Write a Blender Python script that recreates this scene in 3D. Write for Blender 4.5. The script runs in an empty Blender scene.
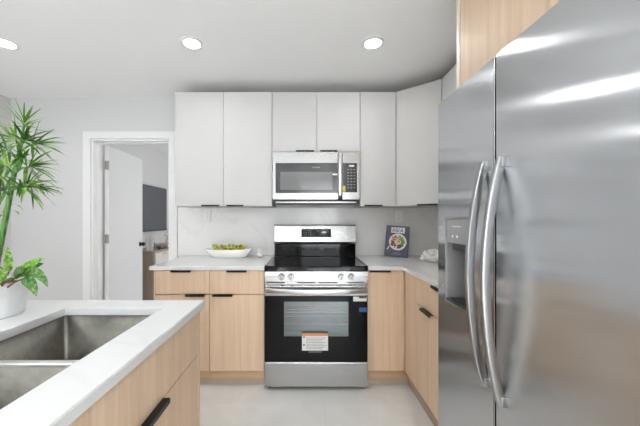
import bpy, bmesh, math, random
from mathutils import Vector, Matrix, Euler
PI = math.pi
S = bpy.context.scene
COL = S.collection

# ------------------------------------------------------------------ camera, world, light, exposure
EYE = 1.27
FPX = 290.0
cam_data = bpy.data.cameras.new('camera')
cam_data.sensor_width = 36.0
cam_data.lens = 36.0 * FPX / 640.0
cam_data.shift_x = 15.0 / 640.0
cam_data.shift_y = 6.0 / 640.0
cam_data.clip_start = 0.02
cam = bpy.data.objects.new('camera', cam_data)
COL.objects.link(cam)
cam.location = (0, 0, EYE)
cam.rotation_euler = (PI / 2, 0, 0)
S.camera = cam

S.view_settings.view_transform = 'Standard'
S.view_settings.look = 'None'
S.view_settings.gamma = 1
S.view_settings.use_curve_mapping = False
S.view_settings.exposure = 0.06
S.cycles.max_bounces = 10
S.cycles.diffuse_bounces = 6
S.cycles.glossy_bounces = 5
S.cycles.transparent_max_bounces = 8
S.cycles.use_denoising = True
S.cycles.sample_clamp_indirect = 30.0
S.cycles.caustics_reflective = False
S.cycles.caustics_refractive = False

W = bpy.data.worlds.new('sky'); S.world = W
W.use_nodes = True
W.node_tree.nodes['Background'].inputs[0].default_value = (0.86, 0.93, 1.0, 1)
W.node_tree.nodes['Background'].inputs[1].default_value = 1.0

def area(name, loc, rot, sx, sy, power, col=(1, 1, 1)):
    l = bpy.data.lights.new(name, 'AREA'); l.shape = 'RECTANGLE'
    l.size = sx; l.size_y = sy; l.energy = power; l.color = col
    o = bpy.data.objects.new(name, l); COL.objects.link(o)
    o.location = loc; o.rotation_euler = rot
    return o
# added area lamps: two inside the invented rear windows, one filling the windowless bedroom
area('window_daylight', (-1.55, -3.36, 1.35), (PI / 2, 0, 0), 2.0, 1.9, 12, (0.94, 0.97, 1.0))
area('window_daylight', (0.55, -3.36, 1.35), (PI / 2, 0, 0), 1.3, 1.9, 48, (0.96, 0.98, 1.0))
area('bedroom_daylight', (0.4, 4.5, 1.4), (0, PI / 2, 0), 1.6, 1.6, 30, (0.98, 0.99, 1.0))
sun_d = bpy.data.lights.new('sun', 'SUN'); sun_d.energy = 52.0; sun_d.angle = 0.02; sun_d.color = (.93, .97, 1)
sun = bpy.data.objects.new('sun', sun_d); COL.objects.link(sun)
sun.rotation_euler = (math.radians(38), 0, math.radians(-14))
LAMP = 30.0
SPOT = 2.2       # watts of the beam thrown down by each downlight
      # emission of each recessed downlight

# ------------------------------------------------------------------ materials
def new_mat(name):
    m = bpy.data.materials.new(name); m.use_nodes = True
    return m, m.node_tree, m.node_tree.nodes['Principled BSDF']

def link(nt, a, b): nt.links.new(a, b)

def plain(name, col, rough=0.5, metal=0.0, bump=0.0, scale=60, spec=None, coat=0.0, var=0.03):
    m, nt, b = new_mat(name)
    b.inputs['Roughness'].default_value = rough
    b.inputs['Metallic'].default_value = metal
    if spec is not None: b.inputs['Specular IOR Level'].default_value = spec
    if coat: b.inputs['Coat Weight'].default_value = coat
    tc = nt.nodes.new('ShaderNodeTexCoord')
    n = nt.nodes.new('ShaderNodeTexNoise'); n.inputs['Scale'].default_value = scale; n.inputs['Detail'].default_value = 4
    link(nt, tc.outputs['Object'], n.inputs['Vector'])
    r = nt.nodes.new('ShaderNodeValToRGB')
    c0 = [max(0, c * (1 - var)) for c in col]; c1 = [min(1, c * (1 + var)) for c in col]
    r.color_ramp.elements[0].position = 0.3; r.color_ramp.elements[1].position = 0.7
    r.color_ramp.elements[0].color = (*c0, 1); r.color_ramp.elements[1].color = (*c1, 1)
    link(nt, n.outputs['Fac'], r.inputs[0]); link(nt, r.outputs[0], b.inputs['Base Color'])
    if bump:
        bp = nt.nodes.new('ShaderNodeBump'); bp.inputs['Strength'].default_value = bump; bp.inputs['Distance'].default_value = 0.002
        link(nt, n.outputs['Fac'], bp.inputs['Height']); link(nt, bp.outputs[0], b.inputs['Normal'])
    return m

def s2l(r, g, b):
    f = lambda c: (c / 255 / 12.92) if c <= 10 else ((c / 255 + 0.055) / 1.055) ** 2.4
    return (f(r), f(g), f(b))

def wood(name, light, dark, axis='Z'):
    m, nt, b = new_mat(name)
    b.inputs['Roughness'].default_value = 0.5
    b.inputs['Specular IOR Level'].default_value = 0.3
    tc = nt.nodes.new('ShaderNodeTexCoord')
    mp = nt.nodes.new('ShaderNodeMapping')
    sc = {'Z': (70, 70, 2.2), 'X': (2.2, 70, 70), 'Y': (70, 2.2, 70)}[axis]
    mp.inputs['Scale'].default_value = sc
    link(nt, tc.outputs['Object'], mp.inputs['Vector'])
    n = nt.nodes.new('ShaderNodeTexNoise'); n.inputs['Scale'].default_value = 1.6; n.inputs['Detail'].default_value = 6; n.inputs['Roughness'].default_value = 0.65
    n.inputs['Distortion'].default_value = 0.4
    link(nt, mp.outputs[0], n.inputs['Vector'])
    mp2 = nt.nodes.new('ShaderNodeMapping'); mp2.inputs['Scale'].default_value = tuple(c * 0.16 for c in sc)
    link(nt, tc.outputs['Object'], mp2.inputs['Vector'])
    n2 = nt.nodes.new('ShaderNodeTexNoise'); n2.inputs['Scale'].default_value = 1.3; n2.inputs['Detail'].default_value = 3; n2.inputs['Distortion'].default_value = 1.0
    link(nt, mp2.outputs[0], n2.inputs['Vector'])
    mx = nt.nodes.new('ShaderNodeMath'); mx.operation = 'MULTIPLY_ADD'
    mx.inputs[1].default_value = 0.5
    link(nt, n2.outputs['Fac'], mx.inputs[0])
    h = nt.nodes.new('ShaderNodeMath'); h.operation = 'MULTIPLY'; h.inputs[1].default_value = 0.5
    link(nt, n.outputs['Fac'], h.inputs[0]); link(nt, h.outputs[0], mx.inputs[2])
    r = nt.nodes.new('ShaderNodeValToRGB')
    r.color_ramp.elements[0].position = 0.36; r.color_ramp.elements[1].position = 0.62
    r.color_ramp.elements[0].color = (*dark, 1); r.color_ramp.elements[1].color = (*light, 1)
    link(nt, mx.outputs[0], r.inputs[0]); link(nt, r.outputs[0], b.inputs['Base Color'])
    bp = nt.nodes.new('ShaderNodeBump'); bp.inputs['Strength'].default_value = 0.12; bp.inputs['Distance'].default_value = 0.001
    link(nt, n.outputs['Fac'], bp.inputs['Height']); link(nt, bp.outputs[0], b.inputs['Normal'])
    return m

def quartz(name, base, vein, rough=0.18, scale=1.1, width=0.02):
    m, nt, b = new_mat(name)
    b.inputs['Roughness'].default_value = rough
    tc = nt.nodes.new('ShaderNodeTexCoord')
    n = nt.nodes.new('ShaderNodeTexNoise'); n.inputs['Scale'].default_value = scale; n.inputs['Detail'].default_value = 5; n.inputs['Distortion'].default_value = 0.9
    link(nt, tc.outputs['Object'], n.inputs['Vector'])
    r = nt.nodes.new('ShaderNodeValToRGB')
    e = r.color_ramp.elements
    e[0].position = 0.5 - width; e[0].color = (*base, 1)
    e[1].position = 0.5 + width; e[1].color = (*base, 1)
    mid = r.color_ramp.elements.new(0.5); mid.color = (*vein, 1)
    link(nt, n.outputs['Fac'], r.inputs[0]); link(nt, r.outputs[0], b.inputs['Base Color'])
    return m

def steel(name, col, rough=0.3, aniso=0.85, tangent=(0, 0, 1), grain=(1.5, 1.5, 300), metal=1.0, var=0.04):
    m, nt, b = new_mat(name)
    b.inputs['Metallic'].default_value = metal
    b.inputs['Anisotropic'].default_value = aniso
    tc = nt.nodes.new('ShaderNodeTexCoord')
    mp = nt.nodes.new('ShaderNodeMapping'); mp.inputs['Scale'].default_value = grain
    link(nt, tc.outputs['Object'], mp.inputs['Vector'])
    n = nt.nodes.new('ShaderNodeTexNoise'); n.inputs['Scale'].default_value = 1.0; n.inputs['Detail'].default_value = 3
    link(nt, mp.outputs[0], n.inputs['Vector'])
    r = nt.nodes.new('ShaderNodeValToRGB')
    r.color_ramp.elements[0].color = (*[c * (1 - var) for c in col], 1)
    r.color_ramp.elements[1].color = (*[min(1, c * (1 + var)) for c in col], 1)
    link(nt, n.outputs['Fac'], r.inputs[0]); link(nt, r.outputs[0], b.inputs['Base Color'])
    mr = nt.nodes.new('ShaderNodeMapRange'); mr.inputs['To Min'].default_value = rough - var / 2; mr.inputs['To Max'].default_value = rough + var / 2
    link(nt, n.outputs['Fac'], mr.inputs['Value']); link(nt, mr.outputs[0], b.inputs['Roughness'])
    cx = nt.nodes.new('ShaderNodeCombineXYZ')
    for i in range(3): cx.inputs[i].default_value = tangent[i]
    link(nt, cx.outputs[0], b.inputs['Tangent'])
    return m

def emit(name, col, s):
    m, nt, b = new_mat(name)
    b.inputs['Base Color'].default_value = (0.9, 0.9, 0.9, 1)
    b.inputs['Emission Color'].default_value = (*col, 1); b.inputs['Emission Strength'].default_value = s
    return m

def floor_mat():
    m, nt, b = new_mat('floor_tile')
    b.inputs['Roughness'].default_value = 0.28
    tc = nt.nodes.new('ShaderNodeTexCoord')
    br = nt.nodes.new('ShaderNodeTexBrick')
    br.offset = 0.5
    br.inputs['Scale'].default_value = 1.0
    br.inputs['Brick Width'].default_value = 1.2; br.inputs['Row Height'].default_value = 0.6
    br.inputs['Mortar Size'].default_value = 0.0015
    br.inputs['Color1'].default_value = (*s2l(233, 233, 231), 1); br.inputs['Color2'].default_value = (*s2l(231, 231, 229), 1)
    br.inputs['Mortar'].default_value = (*s2l(219, 218, 216), 1)
    mp = nt.nodes.new('ShaderNodeMapping'); mp.inputs['Location'].default_value = (0.33, 0.47, 0)
    link(nt, tc.outputs['Object'], mp.inputs['Vector']); link(nt, mp.outputs[0], br.inputs['Vector'])
    n = nt.nodes.new('ShaderNodeTexNoise'); n.inputs['Scale'].default_value = 5; n.inputs['Detail'].default_value = 8; n.inputs['Distortion'].default_value = 0.6
    link(nt, tc.outputs['Object'], n.inputs['Vector'])
    r = nt.nodes.new('ShaderNodeValToRGB'); r.color_ramp.elements[0].position = .3; r.color_ramp.elements[1].position = .7
    r.color_ramp.elements[0].color = (.9, .9, .895, 1); r.color_ramp.elements[1].color = (1, 1, 1, 1)
    link(nt, n.outputs['Fac'], r.inputs[0])
    mx = nt.nodes.new('ShaderNodeMix'); mx.data_type = 'RGBA'; mx.blend_type = 'MULTIPLY'; mx.inputs[0].default_value = 1.0
    link(nt, br.outputs['Color'], mx.inputs[6]); link(nt, r.outputs[0], mx.inputs[7])
    link(nt, mx.outputs[2], b.inputs['Base Color'])
    return m

def leaf_mat(name, c0, c1, c2, scale=18, stretch=None):
    m, nt, b = new_mat(name)
    b.inputs['Roughness'].default_value = 0.4
    tc = nt.nodes.new('ShaderNodeTexCoord')
    n = nt.nodes.new('ShaderNodeTexNoise'); n.inputs['Scale'].default_value = scale; n.inputs['Detail'].default_value = 4
    if stretch:
        mp = nt.nodes.new('ShaderNodeMapping'); mp.inputs['Scale'].default_value = stretch
        link(nt, tc.outputs['Object'], mp.inputs[0]); link(nt, mp.outputs[0], n.inputs['Vector'])
    else: link(nt, tc.outputs['Object'], n.inputs['Vector'])
    r = nt.nodes.new('ShaderNodeValToRGB')
    r.color_ramp.elements[0].position = .33; r.color_ramp.elements[1].position = .68
    r.color_ramp.elements[0].color = (*c0, 1); r.color_ramp.elements[1].color = (*c2, 1)
    e = r.color_ramp.elements.new(.5); e.color = (*c1, 1)
    link(nt, n.outputs['Fac'], r.inputs[0]); link(nt, r.outputs[0], b.inputs['Base Color'])
    return m

M = {}
M['wall'] = plain('wall_paint', s2l(210, 210, 210), 0.7, bump=0.03, scale=180, var=0.01)
M['ceiling'] = plain('ceiling_paint', s2l(243, 243, 243), 0.85, bump=0.03, scale=160, var=0.01)
M['trim'] = plain('trim_paint', s2l(230, 230, 230), 0.35, var=0.01)
M['floor'] = floor_mat()
M['door'] = plain('door_paint', s2l(220, 220, 221), 0.4, var=0.01)
M['cab_white'] = plain('cabinet_lacquer', s2l(200, 199, 198), 0.5, scale=8, spec=0.25, var=0.01)
M['cab_body'] = plain('cabinet_carcass', s2l(205, 203, 198), 0.6, var=0.02)
M['oak'] = wood('light_oak', s2l(228, 203, 177), s2l(211, 182, 153))
M['oak_x'] = wood('light_oak_grain_along', s2l(228, 203, 177), s2l(211, 182, 153), 'X')
M['oak_body'] = wood('oak_carcass', s2l(205, 170, 132), s2l(180, 146, 110))
M['kick'] = wood('toe_kick_oak', s2l(206, 176, 143), s2l(186, 155, 122), 'X')  # oak darkened to carry the shade of the recess below the fronts
M['kick_y'] = wood('toe_kick_oak_side', s2l(206, 176, 143), s2l(186, 155, 122), 'Y')  # same shade-darkened oak for the side runs
M['panel_edge'] = plain('pale_panel_edge', s2l(236, 226, 212), 0.4)  # light falling on the panel edge, painted as a paler colour
M['quartz'] = quartz('white_quartz', s2l(223, 224, 224), s2l(218, 219, 219), 0.2, 1.3)
M['splash'] = quartz('backsplash_quartz', s2l(229, 228, 227), s2l(223, 222, 221), 0.14, 1.0, 0.012)
M['black'] = plain('black_metal', (0.012, 0.012, 0.012), 0.35, 0.4)
M['steel_fridge'] = steel('brushed_steel_fridge', (0.57, 0.585, 0.605), 0.2, 1.0, (0, 1, 0), (2, 2, 160), var=.012)
M['steel'] = steel('brushed_steel', (0.45, 0.45, 0.45), 0.24, 0.75, (1, 0, 0), (2, 2, 350))
M['steel_microwave'] = steel('brushed_steel_microwave', (0.37, 0.37, 0.37), 0.24, 0.75, (1, 0, 0), (2, 2, 350))
M['steel_sink'] = steel('satin_sink_steel', (0.27, 0.262, 0.235), 0.42, 0.3, (0, 0, 1), (45, 45, 45), var=0.4)
M['sink_rim'] = steel('sink_divider_steel', (0.80, 0.80, 0.79), 0.3, 0.2, (1, 0, 0), (30, 30, 30))
M['handle_steel'] = steel('polished_handle_steel', (0.50, 0.50, 0.50), 0.3, 0.4, (0, 0, 1), (200, 200, 2))
M['pull_steel'] = steel('satin_pull_steel', (0.38, 0.385, 0.39), 0.3, 0.4, (0, 0, 1), (200, 200, 2))
M['knob_steel'] = steel('dark_knob_steel', (0.30, 0.30, 0.30), 0.25, 0.3, (0, 0, 1), (100, 100, 2))
M['dispenser'] = plain('dispenser_grey', s2l(150, 151, 153), 0.3)
M['plinth'] = plain('taupe_plinth_strip', s2l(176, 164, 150), 0.5)  # thin taupe strip along the foot of the toe kick
M['grey_plastic'] = plain('grey_plastic', s2l(120, 121, 123), 0.35)
M['dark_plastic'] = plain('dark_grey_plastic', s2l(66, 67, 69), 0.3)
M['black_glass'] = plain('black_glass', (0.006, 0.006, 0.007), 0.05, var=0.0, spec=0.2)
M['cooktop'] = plain('ceramic_cooktop', (0.006, 0.006, 0.007), 0.06, var=0.0, spec=0.28)
M['ring'] = plain('burner_print', s2l(70, 70, 72), 0.2)
M['black_enamel'] = plain('black_enamel', (0.02, 0.02, 0.02), 0.25)
M['micro_glass'] = plain('microwave_screen_glass', s2l(112, 112, 113), 0.1)
M['micro_frame'] = plain('microwave_black_glass', s2l(52, 52, 54), 0.12)
M['white_print'] = plain('white_print', s2l(232, 232, 232), 0.5)
M['grey_print'] = plain('grey_print', s2l(150, 150, 150), 0.5)
M['paper'] = plain('label_paper', s2l(226, 227, 228), 0.5)
M['orange'] = plain('orange_print', s2l(214, 142, 96), 0.5)
M['blue'] = plain('blue_print', s2l(42, 88, 160), 0.4)
M['navy'] = plain('navy_print', s2l(36, 48, 72), 0.4)
M['yellow'] = plain('yellow_label', s2l(226, 208, 40), 0.5)
M['ceramic'] = plain('white_ceramic', s2l(240, 239, 236), 0.2, var=0.01)
M['coral'] = plain('white_coral', s2l(250, 248, 244), 0.8, bump=0.5, scale=250, var=0.03)
M['plastic_white'] = plain('white_plastic', s2l(235, 235, 233), 0.3, var=0.01)
M['slot'] = plain('dark_slot', (0.03, 0.03, 0.03), 0.6)
M['nickel'] = plain('satin_nickel', s2l(165, 160, 152), 0.35, 1.0)
M['soil'] = plain('potting_soil', s2l(62, 46, 34), 0.95, bump=1.0, scale=200, var=0.3)
M['cane'] = leaf_mat('green_cane', s2l(40, 84, 30), s2l(74, 124, 48), s2l(126, 166, 84), 60, (4, 4, .12))
M['frond'] = leaf_mat('green_frond', s2l(56, 104, 30), s2l(102, 150, 52), s2l(164, 196, 100), 22)
M['frond_dark'] = leaf_mat('dark_green_frond', s2l(28, 66, 18), s2l(56, 104, 34), s2l(104, 146, 64), 22)
M['broad_dark'] = leaf_mat('dark_variegated_leaf', s2l(26, 66, 24), s2l(56, 108, 38), s2l(130, 164, 70), 85)
M['broad'] = leaf_mat('variegated_leaf', s2l(44, 96, 30), s2l(92, 146, 44), s2l(178, 202, 90), 85)
M['stalk'] = plain('brown_stalk', s2l(120, 96, 60), 0.7)
M['fruit'] = leaf_mat('green_fruit', s2l(140, 142, 44), s2l(190, 192, 70), s2l(222, 218, 120), 45)
M['fruit_red'] = leaf_mat('reddish_fruit', s2l(104, 38, 44), s2l(176, 140, 70), s2l(214, 204, 110), 40)
M['cover'] = plain('slate_cover', s2l(70, 68, 92), 0.4, scale=14, var=0.25)
M['cover_dark'] = plain('dark_spine', s2l(48, 46, 62), 0.4)
M['dresser'] = wood('greige_veneer', s2l(176, 158, 142), s2l(158, 140, 125))
M['dresser_front'] = plain('greige_lacquer', s2l(206, 198, 192), 0.35)
M['lamp'] = emit('downlight_diffuser', (1.0, 0.99, 0.97), LAMP)

def pot_mat():
    m, nt, b = new_mat('hammered_white_pot')
    b.inputs['Base Color'].default_value = (*s2l(238, 238, 240), 1); b.inputs['Roughness'].default_value = 0.35
    tc = nt.nodes.new('ShaderNodeTexCoord')
    v = nt.nodes.new('ShaderNodeTexVoronoi'); v.inputs['Scale'].default_value = 42; v.feature = 'SMOOTH_F1'
    link(nt, tc.outputs['Object'], v.inputs['Vector'])
    bp = nt.nodes.new('ShaderNodeBump'); bp.inputs['Strength'].default_value = 0.6; bp.inputs['Distance'].default_value = 0.006
    link(nt, v.outputs['Distance'], bp.inputs['Height']); link(nt, bp.outputs[0], b.inputs['Normal'])
    return m
M['pot'] = pot_mat()

def oven_glass():
    m = bpy.data.materials.new('coated_oven_glass'); m.use_nodes = True
    nt = m.node_tree; nt.nodes.clear()
    out = nt.nodes.new('ShaderNodeOutputMaterial')
    tr = nt.nodes.new('ShaderNodeBsdfTransparent'); tr.inputs[0].default_value = (0.66, 0.70, 0.70, 1)
    gl = nt.nodes.new('ShaderNodeBsdfGlossy'); gl.inputs['Roughness'].default_value = 0.12
    tc = nt.nodes.new('ShaderNodeTexCoord'); mp = nt.nodes.new('ShaderNodeMapping'); mp.inputs['Scale'].default_value = (1.0, 1, 7)  # stretched tint bands imitate room reflections in the coating
    link(nt, tc.outputs['Object'], mp.inputs[0])
    n = nt.nodes.new('ShaderNodeTexNoise'); n.inputs['Scale'].default_value = 1.4; n.inputs['Detail'].default_value = 1
    link(nt, mp.outputs[0], n.inputs['Vector'])
    r = nt.nodes.new('ShaderNodeValToRGB'); e = r.color_ramp.elements
    e[0].position = .3; e[0].color = (.60, .44, .70, 1); e[1].position = .7; e[1].color = (.50, .56, .62, 1)
    k = e.new(.45); k.color = (.44, .60, .56, 1); k = e.new(.57); k.color = (.56, .54, .56, 1)
    link(nt, n.outputs['Fac'], r.inputs[0]); link(nt, r.outputs[0], gl.inputs['Color'])
    mx = nt.nodes.new('ShaderNodeMixShader'); mx.inputs[0].default_value = 0.26
    link(nt, tr.outputs[0], mx.inputs[1]); link(nt, gl.outputs[0], mx.inputs[2]); link(nt, mx.outputs[0], out.inputs[0])
    return m
M['oven_glass'] = oven_glass()

def clear_glass():
    m = bpy.data.materials.new('clear_glass'); m.use_nodes = True
    nt = m.node_tree; b = nt.nodes['Principled BSDF']
    b.inputs['Base Color'].default_value = (.95, .97, .97, 1); b.inputs['Roughness'].default_value = 0.02
    b.inputs['Transmission Weight'].default_value = 1.0; b.inputs['IOR'].default_value = 1.3
    return m
M['glass'] = clear_glass()
M['tv'] = plain('tv_screen', s2l(84, 87, 93), 0.18, var=0.02, scale=3)

# ------------------------------------------------------------------ mesh builder
def wpos(o):
    p = Vector((0, 0, 0))
    while o is not None:
        p += o.location; o = o.parent
    return p

class MB:
    def __init__(self): self.bm = bmesh.new()
    def _bev(self, verts, bev, seg):
        if bev <= 0: return
        es = {e for v in verts for e in v.link_edges}
        bmesh.ops.bevel(self.bm, geom=list(es), offset=bev, segments=seg, affect='EDGES', profile=0.5, clamp_overlap=True)
    def box(self, x0, x1, y0, y1, z0, z1, bev=0.0, seg=2, mat=None):
        r = bmesh.ops.create_cube(self.bm, size=1.0); vs = r['verts']
        bmesh.ops.scale(self.bm, vec=(x1 - x0, y1 - y0, z1 - z0), verts=vs)
        bmesh.ops.translate(self.bm, vec=((x0 + x1) / 2, (y0 + y1) / 2, (z0 + z1) / 2), verts=vs)
        if mat is not None: bmesh.ops.transform(self.bm, matrix=mat, verts=vs)
        self._bev(vs, bev, seg)
        return self
    def prism(self, pts, z0, z1, bev=0.0, seg=2):
        lo = [self.bm.verts.new((x, y, z0)) for x, y in pts]; hi = [self.bm.verts.new((x, y, z1)) for x, y in pts]
        n = len(pts)
        self.bm.faces.new(lo[::-1]); self.bm.faces.new(hi)
        for i in range(n): self.bm.faces.new((lo[i], lo[(i + 1) % n], hi[(i + 1) % n], hi[i]))
        self._bev(lo + hi, bev, seg)
        return self
    def extrude_yz(self, pts, x0, x1, bev=0.0, seg=2):
        a = [self.bm.verts.new((x0, y, z)) for y, z in pts]; b = [self.bm.verts.new((x1, y, z)) for y, z in pts]
        n = len(pts)
        self.bm.faces.new(a); self.bm.faces.new(b[::-1])
        for i in range(n): self.bm.faces.new((a[(i + 1) % n], a[i], b[i], b[(i + 1) % n]))
        self._bev(a + b, bev, seg)
        return self
    def cyl(self, c, axis, r, depth, seg=24, r2=None, bev=0.0):
        q = Vector((0, 0, 1)).rotation_difference(Vector(axis)).to_matrix().to_4x4()
        m = Matrix.Translation(c) @ q
        r_ = bmesh.ops.create_cone(self.bm, cap_ends=True, segments=seg, radius1=r, radius2=r if r2 is None else r2, depth=depth, matrix=m)
        if bev:
            es = {e for v in r_['verts'] for e in v.link_edges if len(e.link_faces) == 2 and any(len(f.verts) > 4 for f in e.link_faces)}
            bmesh.ops.bevel(self.bm, geom=list(es), offset=bev, segments=2, affect='EDGES')
        return self
    def sphere(self, c, rx, ry=None, rz=None, sub=3, rot=None):
        ry = ry or rx; rz = rz or rx
        m = Matrix.Translation(c) @ (rot.to_matrix().to_4x4() if rot else Matrix()) @ Matrix.Diagonal((rx, ry, rz, 1))
        bmesh.ops.create_icosphere(self.bm, subdivisions=sub, radius=1, matrix=m)
        return self
    def lathe(self, prof, c, seg=48, closed=False):
        rings = []
        for r, z in prof:
            rings.append([self.bm.verts.new((c[0] + r * math.cos(2 * PI * k / seg), c[1] + r * math.sin(2 * PI * k / seg), c[2] + z)) for k in range(seg)] if r > 1e-6
                         else [self.bm.verts.new((c[0], c[1], c[2] + z))])
        for a, b in zip(rings, rings[1:]):
            for k in range(seg):
                k2 = (k + 1) % seg
                if len(a) == 1 and len(b) == 1: continue
                if len(a) == 1: self.bm.faces.new((a[0], b[k2], b[k]))
                elif len(b) == 1: self.bm.faces.new((a[k], a[k2], b[0]))
                else: self.bm.faces.new((a[k], a[k2], b[k2], b[k]))
        return self
    def tube(self, pts, rad, seg=12, flat=None):
        """tube through pts; rad number or list; flat=(wx, wy) half sizes with side vector x"""
        pts = [Vector(p) for p in pts]; n = len(pts); rings = []
        prev = None
        for i, p in enumerate(pts):
            t = (pts[min(i + 1, n - 1)] - pts[max(i - 1, 0)]).normalized()
            if prev is None:
                ref = Vector((0, 0, 1)) if abs(t.z) < 0.9 else Vector((0, 1, 0))
                u = t.cross(ref).normalized()
            else:
                u = (prev - t * prev.dot(t)).normalized()
            prev = u; v = t.cross(u)
            r = rad[i] if isinstance(rad, (list, tuple)) else rad
            ring = []
            for k in range(seg):
                a = 2 * PI * k / seg
                ca, sa = math.cos(a), math.sin(a)
                if flat:
                    e = 0.45
                    ca2 = math.copysign(abs(ca) ** e, ca); sa2 = math.copysign(abs(sa) ** e, sa)
                    ring.append(self.bm.verts.new(p + u * ca2 * flat[0] + v * sa2 * flat[1]))
                else:
                    ring.append(self.bm.verts.new(p + u * ca * r + v * sa * r))
            rings.append(ring)
        for a, b in zip(rings, rings[1:]):
            for k in range(seg): self.bm.faces.new((a[k], a[(k + 1) % seg], b[(k + 1) % seg], b[k]))
        self.bm.faces.new(rings[0][::-1]); self.bm.faces.new(rings[-1])
        return self
    def xform(self, m):
        bmesh.ops.transform(self.bm, matrix=m, verts=self.bm.verts[:]); return self
    def build(self, name, mat, parent=None, smooth=False, ang=35):
        me = bpy.data.meshes.new(name)
        bmesh.ops.recalc_face_normals(self.bm, faces=self.bm.faces[:])
        co = [v.co for v in self.bm.verts]
        if parent is not None: off = wpos(parent)
        else:
            mn = [min(c[i] for c in co) for i in range(3)]; mx = [max(c[i] for c in co) for i in range(3)]
            off = Vector(((mn[0] + mx[0]) / 2, (mn[1] + mx[1]) / 2, mn[2]))
        bmesh.ops.translate(self.bm, vec=-off, verts=self.bm.verts[:])
        for f in self.bm.faces: f.smooth = smooth
        if smooth:
            for e in self.bm.edges:
                if len(e.link_faces) == 2 and e.calc_face_angle(0) > math.radians(ang): e.smooth = False
        self.bm.to_mesh(me); self.bm.free()
        me.materials.append(mat)
        o = bpy.data.objects.new(name, me); COL.objects.link(o)
        if parent is not None: o.parent = parent
        else: o.location = off
        return o

def tag(o, label=None, cat=None, group=None, kind=None):
    if label: o['label'] = label
    if cat: o['category'] = cat
    if group: o['group'] = group
    if kind: o['kind'] = kind
    return o
def thing(name, label, cat, loc, group=None):
    o = bpy.data.objects.new(name, None); COL.objects.link(o); o.location = loc; o.empty_display_size = 0.1
    return tag(o, label, cat, group)
def struct(name, mb, mat, parent=None):
    o = mb.build(name, mat, parent); o['kind'] = 'structure'; return o
def copy_tree(o, parent=None):
    c = o.copy(); COL.objects.link(c)
    if parent is not None: c.parent = parent
    for ch in list(o.children): copy_tree(ch, c)
    return c
def B(*a, **k): return MB().box(*a, **k)

# ------------------------------------------------------------------ the shell
H = 2.44; YB = 2.82; XL = -2.86; XR = 1.38; YR = -3.45
DX0, DX1, DZ = -2.076, -1.309, 2.05
struct('floor', B(XL - .12, XR + .12, YR - .12, 6.12, -.1, 0), M['floor'])
struct('ceiling', B(XL - .12, XR + .12, YR - .12, 6.12, H, H + .1), M['ceiling'])
w = MB(); w.box(XL, DX0, YB, YB + .13, 0, H); w.box(DX1, XR, YB, YB + .13, 0, H); w.box(DX0, DX1, YB, YB + .13, DZ, H)
struct('wall_back', w, M['wall'])
struct('wall_left', B(XL - .12, XL, YR, YB + .13, 0, H), M['wall'])
struct('wall_right', B(XR, XR + .12, YR, 6.0, 0, H), M['wall'])
w = MB()
added_wins = [(-2.55, -.55), (-.1, 1.2)]
w.box(XL, -2.55, YR - .12, YR, 0, H); w.box(-.55, -.1, YR - .12, YR, 0, H); w.box(1.2, XR, YR - .12, YR, 0, H)
for a, b in added_wins: w.box(a, b, YR - .12, YR, 0, .4); w.box(a, b, YR - .12, YR, 2.3, H)
struct('wall_rear', w, M['wall'])
for i, (a, b) in enumerate(added_wins):  # unseen windows, invented to let light in from the rear
    f = MB()
    for x0, x1, z0, z1 in ((a, a + .06, .4, 2.3), (b - .06, b, .4, 2.3), (a + .06, b - .06, .4, .46), (a + .06, b - .06, 2.24, 2.3), ((a + b) / 2 - .03, (a + b) / 2 + .03, .46, 2.24)):
        f.box(x0, x1, YR - .1, YR - .04, z0, z1)
    struct('window_%d' % (i + 1), f, M['trim'])
# bedroom seen through the doorway
struct('wall_bedroom_left', B(-2.62, -2.5, YB + .13, 6.0, 0, H), M['wall'])
struct('wall_bedroom_far', B(-2.62, XR, 6.0, 6.12, 0, H), M['wall'])
struct('wall_bedroom_right', B(.45, .57, YB + .13, 6.0, 0, H), M['wall'])
struct('baseboard_bedroom', B(-2.5, -2.488, YB + .16, 6.0, 0, .1, .003), M['trim'])
bl = MB(); bl.box(XL, DX0 - .075, YB - .012, YB, 0, .1, .003)
struct('baseboard_back', bl, M['trim'])
struct('baseboard_left', B(XL, XL + .012, YR, YB - .012, 0, .1, .003), M['trim'])
# casing and jambs
c = MB()
for x0, x1 in ((DX0 - .072, DX0), (DX1, DX1 + .072)):
    c.box(x0, x1, YB - .018, YB, 0, DZ)
c.box(DX0 - .072, DX1 + .072, YB - .018, YB, DZ, DZ + .066)
struct('trim_1', c, M['trim'])
j = MB()
j.box(DX0, DX0 + .018, YB, YB + .13, 0, DZ - .018); j.box(DX1 - .018, DX1, YB, YB + .13, 0, DZ - .018); j.box(DX0, DX1, YB, YB + .13, DZ - .018, DZ)
j.box(DX0 + .018, DX0 + .03, YB + .05, YB + .09, 0, DZ - .018, .002); j.box(DX0 + .018, DX1 - .018, YB + .05, YB + .09, DZ - .032, DZ - .018, .002)
struct('trim_2', j, M['trim'])
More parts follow.
